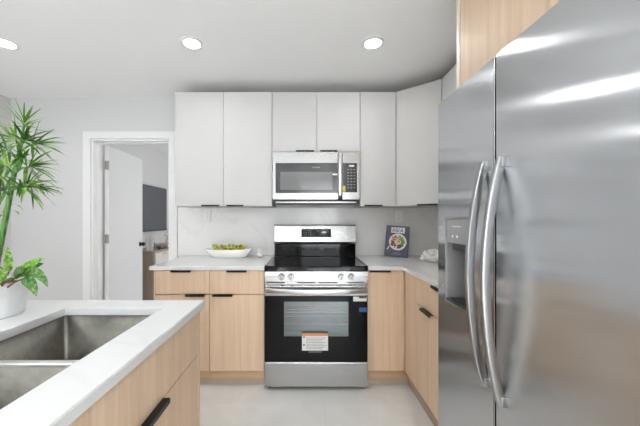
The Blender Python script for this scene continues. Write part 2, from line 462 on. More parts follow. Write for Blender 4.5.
# open door leaf (swung a little past 90 degrees into the bedroom)
HX = DX0 + .03; HY = YB + .145
RM = Matrix.Translation((HX, HY, 0)) @ Matrix.Rotation(math.radians(5.0), 4, 'Z') @ Matrix.Translation((-HX, -HY, 0))
d = struct('door_1', B(HX - .003, HX + .035, HY, HY + .74, .012, DZ - .025, .003).xform(RM), M['door'])
for z in (1.066, 1.82):
    b = MB()
    b.box(HX - .001, HX + .033, HY - .0025, HY - .0005, z - .045, z + .045, .0006)
    b.cyl((HX + .036, HY - .002, z), (0, 0, 1), .006, .092, 12)
    for q in (-.03, 0, .03): b.cyl((HX + .012 + abs(q) * .3, HY - .003, z + q), (0, 1, 0), .004, .0015, 10)
    o = b.xform(RM).build('hinge', M['nickel'], d); o['label'] = 'satin nickel butt hinge'
k = MB(); ky = HY + .675; kz = .955
k.cyl((HX + .039, ky, kz), (1, 0, 0), .028, .008, 24); k.cyl((HX + .055, ky, kz), (1, 0, 0), .01, .03, 16); k.sphere((HX + .075, ky, kz), .02, .026, .026)
o = k.xform(RM).build('knob', M['black'], d, True); o['label'] = 'round black door knob'

# ------------------------------------------------------------------ cabinet helpers
G = .0015   # half the gap between fronts
def pull_y(x0, x1, y, z, parent, name='handle'):
    """black edge pull on a front facing -Y, its lip hanging over the top edge at height z"""
    b = MB(); b.box(x0, x1, y - .020, y + .006, z, z + .0025, .0008); b.box(x0, x1, y - .022, y - .019, z - .011, z + .0025, .0008)
    o = b.build(name, M['black'], parent); o['label'] = 'black edge pull'; return o
def pull_y_under(x0, x1, y, z, parent):
    b = MB(); b.box(x0, x1, y - .020, y + .006, z - .0025, z, .0008); b.box(x0, x1, y - .022, y - .019, z - .0025, z + .011, .0008)
    o = b.build('handle', M['black'], parent); o['label'] = 'black edge pull'; return o

# ---- upper cabinets, back wall
UY = 2.47; UZ0, UZ1 = 1.38, 2.352
def upper(name, label, x0, x1, z0, z1, doors, loc=None):
    t = thing(name, label, 'cabinet', ((x0 + x1) / 2, (UY + YB) / 2, z0))
    B(x0, x1, UY + .02, YB - .003, z0, z1).build('body', M['cab_body'], t)
    for a, b, h0, h1 in doors:
        dd = B(a + G, b - G, UY, UY + .019, z0, z1, .0012).build('door', M['cab_white'], t)
        pull_y_under(h0, h1, UY, z0 - .001, dd)
    return t
px = lambda p, dep: (p - 305.0) * dep / FPX
upper('upper_cabinet', 'tall pale grey two-door wall cabinet nearest the doorway', -1.107, -.281, UZ0, UZ1,
      [(-1.107, -.694, px(202, UY), px(220, UY)), (-.694, -.281, px(227, UY), px(244, UY))])
upper('upper_cabinet', 'short pale grey two-door wall cabinet directly above the microwave', -.279, .467, 1.842, UZ1,
      [(-.279, .098, px(296, UY), px(314, UY)), (.098, .467, px(320, UY), px(337, UY))])
upper('upper_cabinet', 'narrow pale grey one-door wall cabinet right of the microwave', .469, .773, UZ0, UZ1, [(.469, .773, px(364, UY), px(382, UY))])
# corner cabinet with a diagonal door
P0, P1 = Vector((.775, 2.47)), Vector((1.055, 2.235))
t = thing('upper_cabinet', 'pale grey corner wall cabinet with a diagonal door', 'cabinet', (1.1, 2.55, UZ0))
n2 = Vector((P1.y - P0.y, -(P1.x - P0.x))).normalized(); tg = (P1 - P0).normalized()
if n2.y > 0: n2 = -n2
bk = -n2 * .021
MB().prism([(P0.x + bk.x, P0.y + bk.y), (P1.x + bk.x, P1.y + bk.y), (XR - .003, P1.y + .012), (XR - .003, YB - .003), (.776, YB - .003), (.776, P0.y + .03)], UZ0, UZ1).build('body', M['cab_body'], t)
f0, f1 = P0 + tg * .003, P1 - tg * .003
bb = -n2 * .019
dd = MB().prism([tuple(f0), tuple(f1), tuple(f1 + bb), tuple(f0 + bb)], UZ0, UZ1, .0012).build('door', M['cab_white'], t)
L = (P1 - P0).length
a0, a1 = P0 + tg * (L * .50), P0 + tg * (L * .93)
pl = MB()
pl.prism([tuple(a0 + n2 * .02), tuple(a1 + n2 * .02), tuple(a1 - n2 * .006), tuple(a0 - n2 * .006)], UZ0 - .0035, UZ0 - .001)
pl.prism([tuple(a0 + n2 * .022), tuple(a1 + n2 * .022), tuple(a1 + n2 * .019), tuple(a0 + n2 * .019)], UZ0 - .0035, UZ0 + .010)
o = pl.build('handle', M['black'], dd); o['label'] = 'black edge pull'
# right wall upper, partly hidden by the refrigerator
t = thing('upper_cabinet', 'pale grey wall cabinet between corner cabinet and oak panel', 'cabinet', (1.2, 1.82, UZ0))
B(1.076, XR - .003, 1.42, 2.233, UZ0, UZ1).build('body', M['cab_body'], t)
for a, b in ((1.42, 1.826), (1.826, 2.231)):
    dd = B(1.055, 1.074, a + G, b - G, UZ0, UZ1, .0012).build('door', M['cab_white'], t)
    m_ = MB(); yc = 1.826 + (.1 if a > 1.6 else -.1); m_.box(1.034, 1.06, yc - .07, yc + .07, UZ0 - .0035, UZ0 - .001); m_.box(1.034, 1.037, yc - .07, yc + .07, UZ0 - .0035, UZ0 + .01)
    o = m_.build('handle', M['black'], dd); o['label'] = 'black edge pull'

# ---- oak surround of the refrigerator
t = thing('refrigerator_side_panel', 'tall oak end panel standing at far side of refrigerator', 'panel', (1.05, 1.4, 0))
B(.742, XR - .003, 1.388, 1.412, 0, H - .003, .001).build('panel', M['oak'], t)
o = B(.738, .742, 1.388, 1.412, 0, H - .003).build('edge_band', M['panel_edge'], t); o['label'] = 'pale edge band'
t = thing('overhead_cabinet', 'light oak cabinet above the stainless refrigerator', 'cabinet', (1.05, .9, 1.85))
B(.762, XR - .003, .385, 1.385, 1.85, H - .003).build('body', M['oak_body'], t)
for a, b in ((.385, .885), (.885, 1.384)):
    B(.741, .760, a + G, b - G, 1.85, H - .004, .0012).build('door', M['oak'], t)

# ---- base cabinets
FX = .755; BY = 2.19; CZ = .887; CT = .916; TK = .118; DZ0 = .703
def base_unit(label, x0, x1, drawer, hd, hdoor, end=False):
    t = thing('base_cabinet', label, 'cabinet', ((x0 + x1) / 2, (BY + YB) / 2, 0))
    B(x0, min(x1, FX - .005), BY + .02, YB - .003, TK, CZ - .001).build('body', M['oak_body'], t)
    kx = x1 if x1 < .7 else FX + .04
    tk_ = B(x0, kx, BY + .04, BY + .055, 0, TK - .001).build('toe_kick', M['kick'], t)
    B(x0, kx, BY + .037, BY + .04, 0, .04).build('plinth_strip', M['plinth'], tk_)
    if drawer:
        dr = B(x0 + G, x1 - G, BY, BY + .019, DZ0 + G, CZ - .006, .0012).build('drawer', M['oak'], t)
        pull_y(hd[0], hd[1], BY, CZ - .006, dr)
        dd = B(x0 + G, x1 - G, BY, BY + .019, TK + .004, DZ0 - G - .004, .0012).build('door', M['oak'], t)
        pull_y(hdoor[0], hdoor[1], BY, DZ0 - .0045, dd)
    else:
        dd = B(x0 + G, x1 - G, BY, BY + .019, TK + .004, CZ - .006, .0012).build('door', M['oak'], t)
        pull_y(hdoor[0], hdoor[1], BY, CZ - .006, dd)
    return t
t = base_unit('oak base cabinet with drawer beside the doorway under white counter', -1.128, -.722, True, (px(171.5, BY), px(191.5, BY)), (px(186, BY), px(205.5, BY)))
e = B(-1.142, -1.1285, BY, YB - .003, 0, CZ - .001, .0008).build('end_panel', M['oak'], t)
base_unit('oak base cabinet with drawer immediately left of the range', -.721, -.307, True, (px(227, BY), px(247, BY)), (px(213, BY), px(233, BY)))
base_unit('oak base cabinet with one full-height door right of the range', .470, .7545, False, None, (px(369, BY), px(390, BY)))
# right wall run
FX = .755
t = thing('base_cabinet', 'oak base cabinet with drawer between the corner and refrigerator', 'cabinet', (1.07, 1.8, 0))
B(FX + .02, XR - .003, 1.416, 2.186, TK, CZ - .001).build('body', M['oak_body'], t)
tk_ = B(FX + .041, FX + .055, 1.416, BY + .036, 0, TK - .001).build('toe_kick', M['kick_y'], t)
B(FX + .038, FX + .041, 1.416, BY + .036, 0, .04).build('plinth_strip', M['plinth'], tk_)
B(FX, FX + .019, 1.965, 2.186, TK + .004, CZ - .006, .0012).build('filler_panel', M['oak'], t)
dr = B(FX, FX + .019, 1.418, 1.962, DZ0 + G, CZ - .006, .0012).build('drawer', M['oak'], t)
dd = B(FX, FX + .019, 1.418, 1.962, TK + .004, DZ0 - .004, .0012).build('door', M['oak'], t)
def pull_x(y0, y1, x, z, parent, s=-1):
    b = MB()
    xs = sorted((x + s * .020, x - s * .006)); b.box(xs[0], xs[1], y0, y1, z, z + .0025, .0008)
    xs = sorted((x + s * .022, x + s * .019)); b.box(xs[0], xs[1], y0, y1, z - .014, z + .0025, .0008)
    o = b.build('handle', M['black'], parent); o['label'] = 'black edge pull'; return o
pull_x(1.71, 1.86, FX, DZ0 - .0045, dd)
pull_x(1.56, 1.70, FX, CZ - .006, dr)

# ---- countertops and backsplash
tag(B(-1.165, -.303, 2.165, YB - .003, CZ, CT, .003).build('countertop', M['quartz']), 'white quartz countertop left of the range', 'countertop')
tag(MB().prism([(.4685, 2.165), (.735, 2.165), (.735, 1.416), (XR - .003, 1.416), (XR - .003, YB - .003), (.4685, YB - .003)], CZ, CT, .003).build('countertop', M['quartz']),
    'L-shaped white quartz countertop in the corner right of range', 'countertop')
tag(B(-1.232, XR - .016, YB - .014, YB - .002, CT + .001, UZ0 - .002).build('backsplash', M['splash']), 'white veined stone backsplash behind the fruit bowl and range', 'backsplash')
tag(B(XR - .014, XR - .002, 1.416, YB - .016, CT + .001, UZ0 - .002).build('backsplash', M['splash']), 'white veined stone backsplash on side wall behind the coral', 'backsplash')

def outlet(px0, px1, py0, py1, label):
    y = YB - .014
    x0, x1 = px(px0, y), px(px1, y); z1, z0 = EYE + (219 - py0) * y / FPX, EYE + (219 - py1) * y / FPX
    t = thing('wall_outlet', label, 'outlet', ((x0 + x1) / 2, y, z0))
    B(x0, x1, y - .006, y, z0, z1, .002).build('cover_plate', M['plastic_white'], t)
    cx = (x0 + x1) / 2; w_ = (x1 - x0) * .24; h_ = (z1 - z0) * .3
    f = B(cx - w_, cx + w_, y - .0085, y - .006, (z0 + z1) / 2 - h_, (z0 + z1) / 2 + h_, .001).build('socket', M['plastic_white'], t)
    for zz in (-.5, .5):
        for xx in (-.4, .4): B(cx + xx * w_ - .001, cx + xx * w_ + .001, y - .0089, y - .0084, (z0 + z1) / 2 + zz * h_ - .004, (z0 + z1) / 2 + zz * h_ + .004).build('slot', M['slot'], f)
outlet(203, 211, 209, 221.5, 'white wall outlet on the backsplash above the fruit bowl')
outlet(395, 402.5, 210.5, 222, 'white wall outlet on the backsplash above the cookbook')

# ------------------------------------------------------------------ range
RX0, RX1 = -.2985, .4635; RC = (RX0 + RX1) / 2; RF = 2.14
t = thing('range', 'stainless freestanding electric range with black glass oven door', 'range', (RC, 2.45, 0))
# body built as a shell with an open oven cavity
b = MB()
b.box(RX0, RX0 + .03, RF + .045, 2.74, .03, .905); b.box(RX1 - .03, RX1, RF + .045, 2.74, .03, .905)
b.box(RX0 + .03, RX1 - .03, 2.70, 2.74, .03, .905); b.box(RX0 + .03, RX1 - .03, RF + .045, 2.70, .03, .23); b.box(RX0 + .03, RX1 - .03, RF + .045, 2.70, .77, .905)
b.build('body', M['steel'], t)
cv = MB(); cv.box(RX0 + .06, RX1 - .06, RF + .05, 2.66, .24, .25); cv.box(RX0 + .06, RX1 - .06, 2.65, 2.66, .25, .76); cv.box(RX0 + .06, RX0 + .07, RF + .05, 2.65, .25, .76); cv.box(RX1 - .07, RX1 - .06, RF + .05, 2.65, .25, .76)
cv.build('oven_cavity', M['grey_plastic'], t)
for z in (.466, .558):
    rk = MB()
    for q in range(4): rk.tube([(RX0 + .075, RF + .08 + q * .18, z), (RX1 - .075, RF + .08 + q * .18, z)], .006 if q == 0 else .003, 6)
    for q in (RX0 + .09, RX1 - .09): rk.tube([(q, RF + .08, z), (q, RF + .58, z)], .004, 6)
    rk.build('oven_rack', M['steel'], t)
# cooktop
ct = B(RX0 - .003, RX1 + .003, RF - .005, 2.688, .884, .924, .006).build('cooktop', M['cooktop'], t)
for q in (RX0 - .004, RX1 - .012): B(q, q + .016, RF + .02, 2.68, .9235, .9275, .001).build('cooktop_trim', M['steel'], t)
for cx, cy, r in ((RC - .2, RF + .17, .095), (RC + .2, RF + .17, .115), (RC - .2, RF + .41, .08), (RC + .2, RF + .41, .08)):
    rg = MB()
    for rr in (r, r * .62):
        rg.lathe([(rr - .0018, 0), (rr - .0018, .0004), (rr + .0018, .0004), (rr + .0018, 0)], (cx, cy, .9238), 48)
    rg.build('burner_ring', M['ring'], ct)
# control panel with knobs
cp = MB().extrude_yz([(RF, .806), (RF, .850), (RF + .004, .882), (RF + .05, .882), (RF + .05, .806)], RX0, RX1, .0015).build('control_panel', M['steel'], t)
for p in (281.5, 291, 341, 351):
    x = (p - 305) * RF / FPX
    k = MB(); k.cyl((x, RF - .003, .845), (0, 1, 0), .027, .006, 32, bev=.001); k.cyl((x, RF - .018, .845), (0, 1, 0), .019, .026, 28, r2=.022, bev=.002)
    k.box(x - .005, x + .005, RF - .04, RF - .028, .825, .865, .002)
    k.build('knob', M['knob_steel'], cp, True)
for a, b_ in ((-.29, -.15), (-.06, .08), (.10, .24), (.32, .44)): B(a, b_, RF + .008, RF + .02, .794, .7985).build('vent_slot', M['slot'], t)
B(RX0 + .004, RX1 - .004, RF + .02, RF + .05, .785, .806).build('vent_rail', M['steel'], t)
# oven door: black glass frame around an inner window
X0, X1 = RX0 + .002, RX1 - .002
wx0, wx1 = (284 - 305) / 135.5, (348.5 - 305) / 135.5; wz1, wz0 = EYE - (301.7 - 219) / 135.5, EYE - (336.5 - 219) / 135.5
od = MB()
for a, b_, q, e_ in ((X0, wx0, .218, .703), (wx1, X1, .218, .703), (wx0, wx1, .218, wz0), (wx0, wx1, wz1, .703)): od.box(a, b_, RF, RF + .04, q, e_)
od = od.build('oven_door', M['black_glass'], t)
B(wx0, wx1, RF + .002, RF + .006, wz0, wz1).build('window', M['oven_glass'], od)
dt = MB().extrude_yz([(RF - .004, .704), (RF - .004, .775), (RF + .004, .785), (RF + .04, .785), (RF + .04, .704)], X0, X1, .002).build('door_top_rail', M['steel'], od)
hb = MB(); pts = []
for i in range(25):
    s = i / 24; x = X0 + .012 + (X1 - X0 - .024) * s
    pts.append((x, RF - .022 - .026 * math.sin(PI * s) ** .6, .748 - .006 * math.sin(PI * s)))
hb.tube(pts, .01, 16, flat=(.009, .019))
for x in (X0 + .03, X1 - .03): hb.box(x - .015, x + .015, RF - .03, RF - .003, .733, .763, .004)
hb.build('handle', M['handle_steel'], od, True, 60)
dw = MB().extrude_yz([(RF, .03), (RF, .205), (RF + .006, .214), (RF + .045, .214), (RF + .045, .03)], RX0, RX1, .003).build('storage_drawer', M['steel'], t)
for x in (RX0 + .035, RX1 - .035):
    for y in (RF + .06, 2.68): MB().cyl((x, y, .015), (0, 0, 1), .016, .03, 16).build('foot', M['dark_plastic'], t)
# backguard
BGY = 2.68
MB().extrude_yz([(BGY + .008, .926), (BGY + .008, 1.04), (BGY + .045, 1.04), (BGY + .045, .926)], RX0 + .016, RX1 + .004, .002).build('backguard_base', M['black_glass'], t)
bg = MB().extrude_yz([(BGY - .012, 1.045), (BGY - .022, 1.06), (BGY + .005, 1.213), (BGY + .05, 1.213), (BGY + .05, 1.045)], RX0 + .014, RX1 + .006, .003).build('backguard', M['steel'], t)
o = B(RX0 + .016, RX1 + .004, BGY - .018, BGY + .052, 1.2132, 1.217, .001).build('backguard_cap', M['dark_plastic'], t)
def slant(z): return BGY - .022 + (z - 1.06) / (1.213 - 1.06) * .027
dx0, dx1 = px(301.5, 2.67), px(331, 2.67); dz1, dz0 = EYE - 10 * 2.67 / FPX, EYE - 18 * 2.67 / FPX
dp = MB().extrude_yz([(slant(dz0) - .003, dz0), (slant(dz1) - .003, dz1), (slant(dz1) + .002, dz1), (slant(dz0) + .002, dz0)], dx0, dx1).build('display', M['black_glass'], bg)
random.seed(3)
mk = MB()
for row in range(3):
    for q in range(4):
        z = dz1 - .015 - row * .02; x = dx0 + .022 + q * .02
        mk.box(x - .003, x + .003, slant(z) - .0042, slant(z) - .0033, z - .002, z + .002)
mk.build('display_marking', M['grey_print'], dp)
for xs_ in ((.12, .135, .15), (.19, .2, .21)):
    mk = MB()
    for x in xs_: z = dz1 - .018; mk.box(x - .006, x + .006, slant(z) - .0042, slant(z) - .0033, z - .003, z + .003)
    mk.build('display_marking', M['grey_print'], dp)
# stickers on the door
def PX(p): return (p - 305) * RF / FPX
def PZ(q): return EYE - (q - 219) * RF / FPX
y = RF
st = B(PX(302), PX(328), y - .0012, y - .0002, PZ(350.5), PZ(331.2)).build('warning_label', M['paper'], od); st['label'] = 'white paper label with an orange header'
B(PX(302), PX(328), y - .0018, y - .0011, PZ(336), PZ(333.2)).build('label_header', M['orange'], st)
B(PX(302), PX(328), y - .0018, y - .0011, PZ(333.2), PZ(331.2)).build('label_strip', M['dark_plastic'], st)
tx = MB()
for i in range(8):
    q = 337.6 + i * 1.55
    tx.box(PX(305.8), PX(326 - (i * 37 % 5)), y - .0016, y - .0011, PZ(q + .55), PZ(q))
tx.build('printed_lines', M['grey_print'], st)
for q in (336.4, 344.1): B(PX(303.2), PX(304.8), y - .0018, y - .0011, PZ(q + 1.5), PZ(q)).build('warning_symbol', M['slot'], st)
lt = MB()
for i, wd in enumerate((.9, .5, 1.0, .8, .4, 1.1, .9, .4, .8, .9)): lt.box(PX(309 + i * 1.3), PX(309 + i * 1.3 + wd * .8), y - .0008, y - .0001, PZ(352.6), PZ(351.2))
lt.build('door_lettering', M['grey_print'], od)
st = B(PX(353.2), PX(366.6), y - .0012, y - .0002, PZ(301.3), PZ(296.6)).build('rating_label', M['paper'], od); st['label'] = 'small white label in the upper corner'
B(PX(359), PX(366), y - .0018, y - .0011, PZ(298.2), PZ(296.8)).build('label_band', M['navy'], st)
o = B(PX(359.2), PX(366.8), y - .0012, y - .0002, PZ(312), PZ(307.6)).build('blue_sticker', M['blue'], od); o['label'] = 'small blue sticker'

# ------------------------------------------------------------------ microwave
MY = 2.445; 
def mX(p): return (p - 305) * MY / FPX
def mZ(q): return EYE - (q - 219) * MY / FPX
x0, x1 = -.2765, .4645
t = thing('microwave', 'stainless over-the-range microwave hung under the short cabinet', 'microwave', (.098, 2.6, mZ(200)))
B(x0, x1, MY + .03, YB - .016, mZ(200), 1.838, .002).build('body', M['dark_plastic'], t)
md = MB().box(x0, mX(342), MY, MY + .029, mZ(200) + .002, 1.838, .004).build('door', M['steel_microwave'], t)
wf = B(mX(275.5), mX(337.6), MY - .002, MY + .004, mZ(193), mZ(163), .001).build('window_frame', M['micro_frame'], md)
B(mX(280.5), mX(332.4), MY - .003, MY - .0015, mZ(189.8), mZ(172), .0006).build('window', M['micro_glass'], md)
mk = MB()
for i, wd in enumerate((.8, .4, .9, .7, .4, 1, .8, .9)): mk.box(mX(312 + i), mX(312 + i + wd * .7), MY - .0027, MY - .0018, mZ(168.2), mZ(166.8))
mk.build('door_lettering', M['grey_print'], md)
o = MB(); o.box(mX(332.5), mX(337.4), MY - .003, MY - .0018, mZ(175.2), mZ(173.6)); o.build('white_sticker', M['white_print'], md)
hb = MB()
hx = mX(339.8)
hb.tube([(hx, MY - .003, mZ(199)), (hx, MY - .03, mZ(196.5))] + [(hx, MY - .034 - .006 * math.sin(PI * s / 10), mZ(195) + (mZ(156) - mZ(195)) * s / 10) for s in range(11)] + [(hx, MY - .03, mZ(154.5)), (hx, MY - .003, mZ(153.3))], .012, 16, flat=(.016, .008))
hb.build('handle', M['handle_steel'], md, True, 60)
cp = B(mX(342) + .001, x1, MY, MY + .029, mZ(200) + .002, 1.838, .004).build('control_panel', M['steel_microwave'], t)
kp = B(mX(342.8), mX(357), MY - .002, MY + .003, mZ(192.3), mZ(163), .001).build('keypad', M['micro_frame'], cp)
mk = MB(); mk.box(mX(349), mX(354), MY - .003, MY - .0015, mZ(166.7), mZ(165.2)); mk.build('clock_display', M['white_print'], kp)
mk = MB()
for r in range(7):
    for c_ in range(3):
        q = 169.3 + r * 3.0; p = 347.4 + c_ * 3.1
        mk.box(mX(p), mX(p + 1.6), MY - .0028, MY - .0015, mZ(q + .8), mZ(q))
mk.build('keypad_marking', M['grey_print'], kp)
o = B(mX(343), mX(345.3), MY - .0032, MY - .0018, mZ(191.6), mZ(186), .0004).build('yellow_sticker', M['yellow'], cp)
b = MB(); b.box(x0 + .006, x1 - .006, MY + .012, YB - .03, mZ(203), mZ(200) - .001, .003)
b.build('bottom_vent', M['black_enamel'], t)
B(x0 + .03, x1 - .03, MY + .006, MY + .012, mZ(202.6), mZ(201.6)).build('vent_louver', M['steel_microwave'], t)

# ------------------------------------------------------------------ refrigerator
FXF = .60; FT = 1.786; FY0, FY1 = .392, 1.308; SP = .916
t = thing('refrigerator', 'tall stainless side-by-side refrigerator with ice and water dispenser', 'refrigerator', (1.0, .85, 0))
B(FXF + .075, XR - .02, FY0 + .004, FY1 - .004, .03, FT - .012, .004).build('body', M['grey_plastic'], t)
b = MB(); b.box(FXF + .04, FXF + .09, FY0 + .02, FY1 - .02, .0, .03); b.build('base_grille', M['dark_plastic'], t)
# dispenser opening in the freezer door
oy0, oy1 = 1.034, 1.234; oz0, oz1 = .925, 1.275; ozc = 1.172
fd = MB()
def rect_x(mb, y0, y1, z0, z1, xa, xb, **k): mb.box(xa, xb, y0, y1, z0, z1, **k)
# door skin with a hole: built from one grid so the outer edges can be rounded
def holed_door(y0, y1, z0, z1, hole):
    mb = MB(); bm = mb.bm
    ys = [y0, hole[0], hole[1], y1]; zs = [z0, hole[2], hole[3], z1]
    F = {}; Bk = {}
    for i, y in enumerate(ys):
        for k, z in enumerate(zs):
            F[i, k] = bm.verts.new((FXF, y, z)); Bk[i, k] = bm.verts.new((FXF + .07, y, z))
    for i in range(3):
        for k in range(3):
            if i == 1 and k == 1: continue
            bm.faces.new((F[i, k], F[i + 1, k], F[i + 1, k + 1], F[i, k + 1])); bm.faces.new((Bk[i, k + 1], Bk[i + 1, k + 1], Bk[i + 1, k], Bk[i, k]))
    for i in range(3):
        for k in (0, 3): bm.faces.new((F[i, k], Bk[i, k], Bk[i + 1, k], F[i + 1, k]))
        for k in (0, 3): bm.faces.new((F[k, i], F[k, i + 1], Bk[k, i + 1], Bk[k, i]))
    for a, c in (((1, 1), (2, 1)), ((2, 1), (2, 2)), ((2, 2), (1, 2)), ((1, 2), (1, 1))): bm.faces.new((F[a], F[c], Bk[c], Bk[a]))
    bmesh.ops.recalc_face_normals(bm, faces=bm.faces[:])
    es = [e for e in bm.edges if all(v.co.x < FXF + .001 for v in e.verts) and e.calc_face_angle(0) > 1.0 and
          (all(abs(v.co.y - y0) < 1e-5 for v in e.verts) or all(abs(v.co.y - y1) < 1e-5 for v in e.verts) or all(abs(v.co.z - z0) < 1e-5 for v in e.verts) or all(abs(v.co.z - z1) < 1e-5 for v in e.verts))]
    bmesh.ops.bevel(bm, geom=es, offset=.003, segments=3, affect='EDGES')
    return mb
fz = holed_door(SP + .004, FY1, .05, FT, (oy0, oy1, oz0, oz1)).build('freezer_door', M['steel_fridge'], t, True, 40)
rd = B(FXF, FXF + .07, FY0, SP - .004, .05, FT, .003, 3).build('refrigerator_door', M['steel_fridge'], t, True, 40)
B(FXF + .03, FXF + .074, SP - .0038, SP + .0038, .055, FT - .005).build('door_gasket', M['slot'], t)
# dispenser
ds = MB()
xb = FXF + .12
ds.box(FXF + .001, xb, oy0 + .001, oy0 + .008, oz0 + .01, ozc); ds.box(FXF + .001, xb, oy1 - .008, oy1 - .001, oz0 + .01, ozc)
ds.box(xb - .006, xb, oy0 + .008, oy1 - .008, oz0 + .01, ozc)
ds = ds.build('dispenser_recess', M['dispenser'], fz)
b = MB()
for y0_, y1_, z0_, z1_ in ((oy0 - .004, oy0 + .004, oz0 - .004, oz1 + .004), (oy1 - .004, oy1 + .004, oz0 - .004, oz1 + .004), (oy0 + .004, oy1 - .004, oz0 - .004, oz0 + .004), (oy0 + .004, oy1 - .004, oz1 - .004, oz1 + .004)):
    b.box(FXF - .0025, FXF + .004, y0_, y1_, z0_, z1_, .001)
b.build('dispenser_bezel', M['handle_steel'], fz)
cpn = B(FXF + .001, FXF + .06, oy0 + .005, oy1 - .005, ozc, oz1 - .005, .002).build('dispenser_panel', M['dispenser'], fz)
for y in (1.18, 1.145): MB().cyl((FXF + .0006, y, 1.2), (1, 0, 0), .006, .0012, 16).build('panel_button', M['white_print'], cpn)
mk = MB()
for i in range(6): mk.box(FXF + .0003, FXF + .0012, 1.12 + i * .011, 1.127 + i * .011, 1.238, 1.242)
mk.build('panel_marking', M['white_print'], cpn)
sp = MB(); sp.box(FXF + .012, FXF + .07, 1.06, 1.21, ozc - .03, ozc + .002, .006); sp.build('dispenser_spout', M['dark_plastic'], fz)
pd = MB()
pd.tube([(FXF + .07, 1.10, ozc - .02), (FXF + .06, 1.10, ozc - .06), (FXF + .03, 1.10, ozc - .10), (FXF + .035, 1.14, ozc - .105), (FXF + .065, 1.14, ozc - .065), (FXF + .07, 1.14, ozc - .02)], .005, 10)
o = pd.build('paddle', M['ceramic'], fz, True); o['label'] = 'pale water paddle'
tr = MB(); tr.box(FXF - .004, xb, oy0 + .008, oy1 - .008, oz0 + .004, oz0 + .014, .002)
for i in range(12): tr.box(FXF + .008, xb - .012, oy0 + .02 + i * .0135, oy0 + .026 + i * .0135, oz0 + .0135, oz0 + .018)
tr.build('drip_tray', M['dark_plastic'], fz)
def arc_handle(y, zb, zt, parent):
    hb = MB(); pts = []
    n = 32
    for i in range(n + 1):
        s = i / n
        pts.append((FXF - .002 - .052 * math.sin(PI * s) ** .8, y, zb + (zt - zb) * s))
    hb.tube(pts, .012, 20, flat=(.0135, .009))
    for z in (zb + .012, zt - .012): hb.box(FXF - .012, FXF + .002, y - .013, y + .013, z - .016, z + .016, .003)
    return hb.build('handle', M['pull_steel'], parent, True, 60)
arc_handle(.962, .722, 1.455, fz)
arc_handle(.880, .708, 1.455, rd)
for y in (FY0 + .05, FY1 - .05):
    B(FXF + .03, FXF + .12, y - .03, y + .03, FT + .001, FT + .016, .004).build('hinge_cover', M['dark_plastic'], t)

# ------------------------------------------------------------------ island
CZ = .88
IX1, IX0, IY1, IY0 = -.444, -1.45, 1.289, -.9
SX0, SX1, SY0, SY1 = -.968, -.578, .40, 1.172
t = thing('kitchen_island', 'light oak island cabinet under the white counter with sink', 'island', (-.95, .2, 0))
CX1 = -.456
b = MB(); b.box(IX0 + .02, IX0 + .04, IY0 + .03, IY1 - .05, TK, CZ - .001); b.box(IX0 + .04, CX1 - .03, IY1 - .07, IY1 - .05, TK, CZ - .001); b.box(IX0 + .04, CX1 - .03, IY0 + .03, IY0 + .05, TK, CZ - .001)
b.box(IX0 + .04, CX1 - .03, IY0 + .05, IY1 - .07, TK, TK + .02); b.box(CX1 - .05, CX1 - .03, IY0 + .05, IY1 - .07, TK + .02, CZ - .001)
b.build('body', M['oak_body'], t)
B(CX1 - .09, CX1 - .075, IY0 + .05, IY1 - .05, 0, TK).build('toe_kick', M['kick_y'], t)
B(IX0 + .015, CX1, IY1 - .049, IY1 - .030, 0, CZ - .001, .001).build('end_panel', M['oak'], t)
# fronts facing +X (face at CX1)
u1 = IY1 - .052
units = [(u1 - .80, u1), (u1 - 1.62, u1 - .805)]
for a, b_ in units:
    B(CX1 - .020, CX1 - .001, a + G, b_ - G, .694, CZ - .006, .0012).build('drawer_front', M['oak'], t)
    dd = B(CX1 - .020, CX1 - .001, a + G, b_ - G, TK + .004, .690, .0012).build('drawer', M['oak'], t)
    mid = (a + b_) / 2
    pull_x(mid - .10, mid + .10, CX1 - .001, .6905, dd, 1)
# countertop with the sink cut-out
b = MB(); bm = b.bm
xs = [IX0, SX0, SX1, IX1]; ys = [IY0, SY0, SY1, IY1]
T_ = {}; L_ = {}
for i, x in enumerate(xs):
    for k, y in enumerate(ys): T_[i, k] = bm.verts.new((x, y, .91)); L_[i, k] = bm.verts.new((x, y, CZ))
for i in range(3):
    for k in range(3):
        if i == 1 and k == 1: continue
        bm.faces.new((T_[i, k], T_[i + 1, k], T_[i + 1, k + 1], T_[i, k + 1])); bm.faces.new((L_[i, k + 1], L_[i + 1, k + 1], L_[i + 1, k], L_[i, k]))
for i in range(3):
    for k in (0, 3): bm.faces.new((T_[i, k], L_[i, k], L_[i + 1, k], T_[i + 1, k])); bm.faces.new((T_[k, i], T_[k, i + 1], L_[k, i + 1], L_[k, i]))
for a, c in (((1, 1), (2, 1)), ((2, 1), (2, 2)), ((2, 2), (1, 2)), ((1, 2), (1, 1))): bm.faces.new((T_[a], T_[c], L_[c], L_[a]))
bmesh.ops.recalc_face_normals(bm, faces=bm.faces[:])
es = [e for e in bm.edges if e.calc_face_angle(0) > 1.0]
bmesh.ops.bevel(bm, geom=es, offset=.0025, segments=2, affect='EDGES')
tag(b.build('countertop', M['quartz']), 'white quartz island countertop with a sink cut into it', 'countertop')
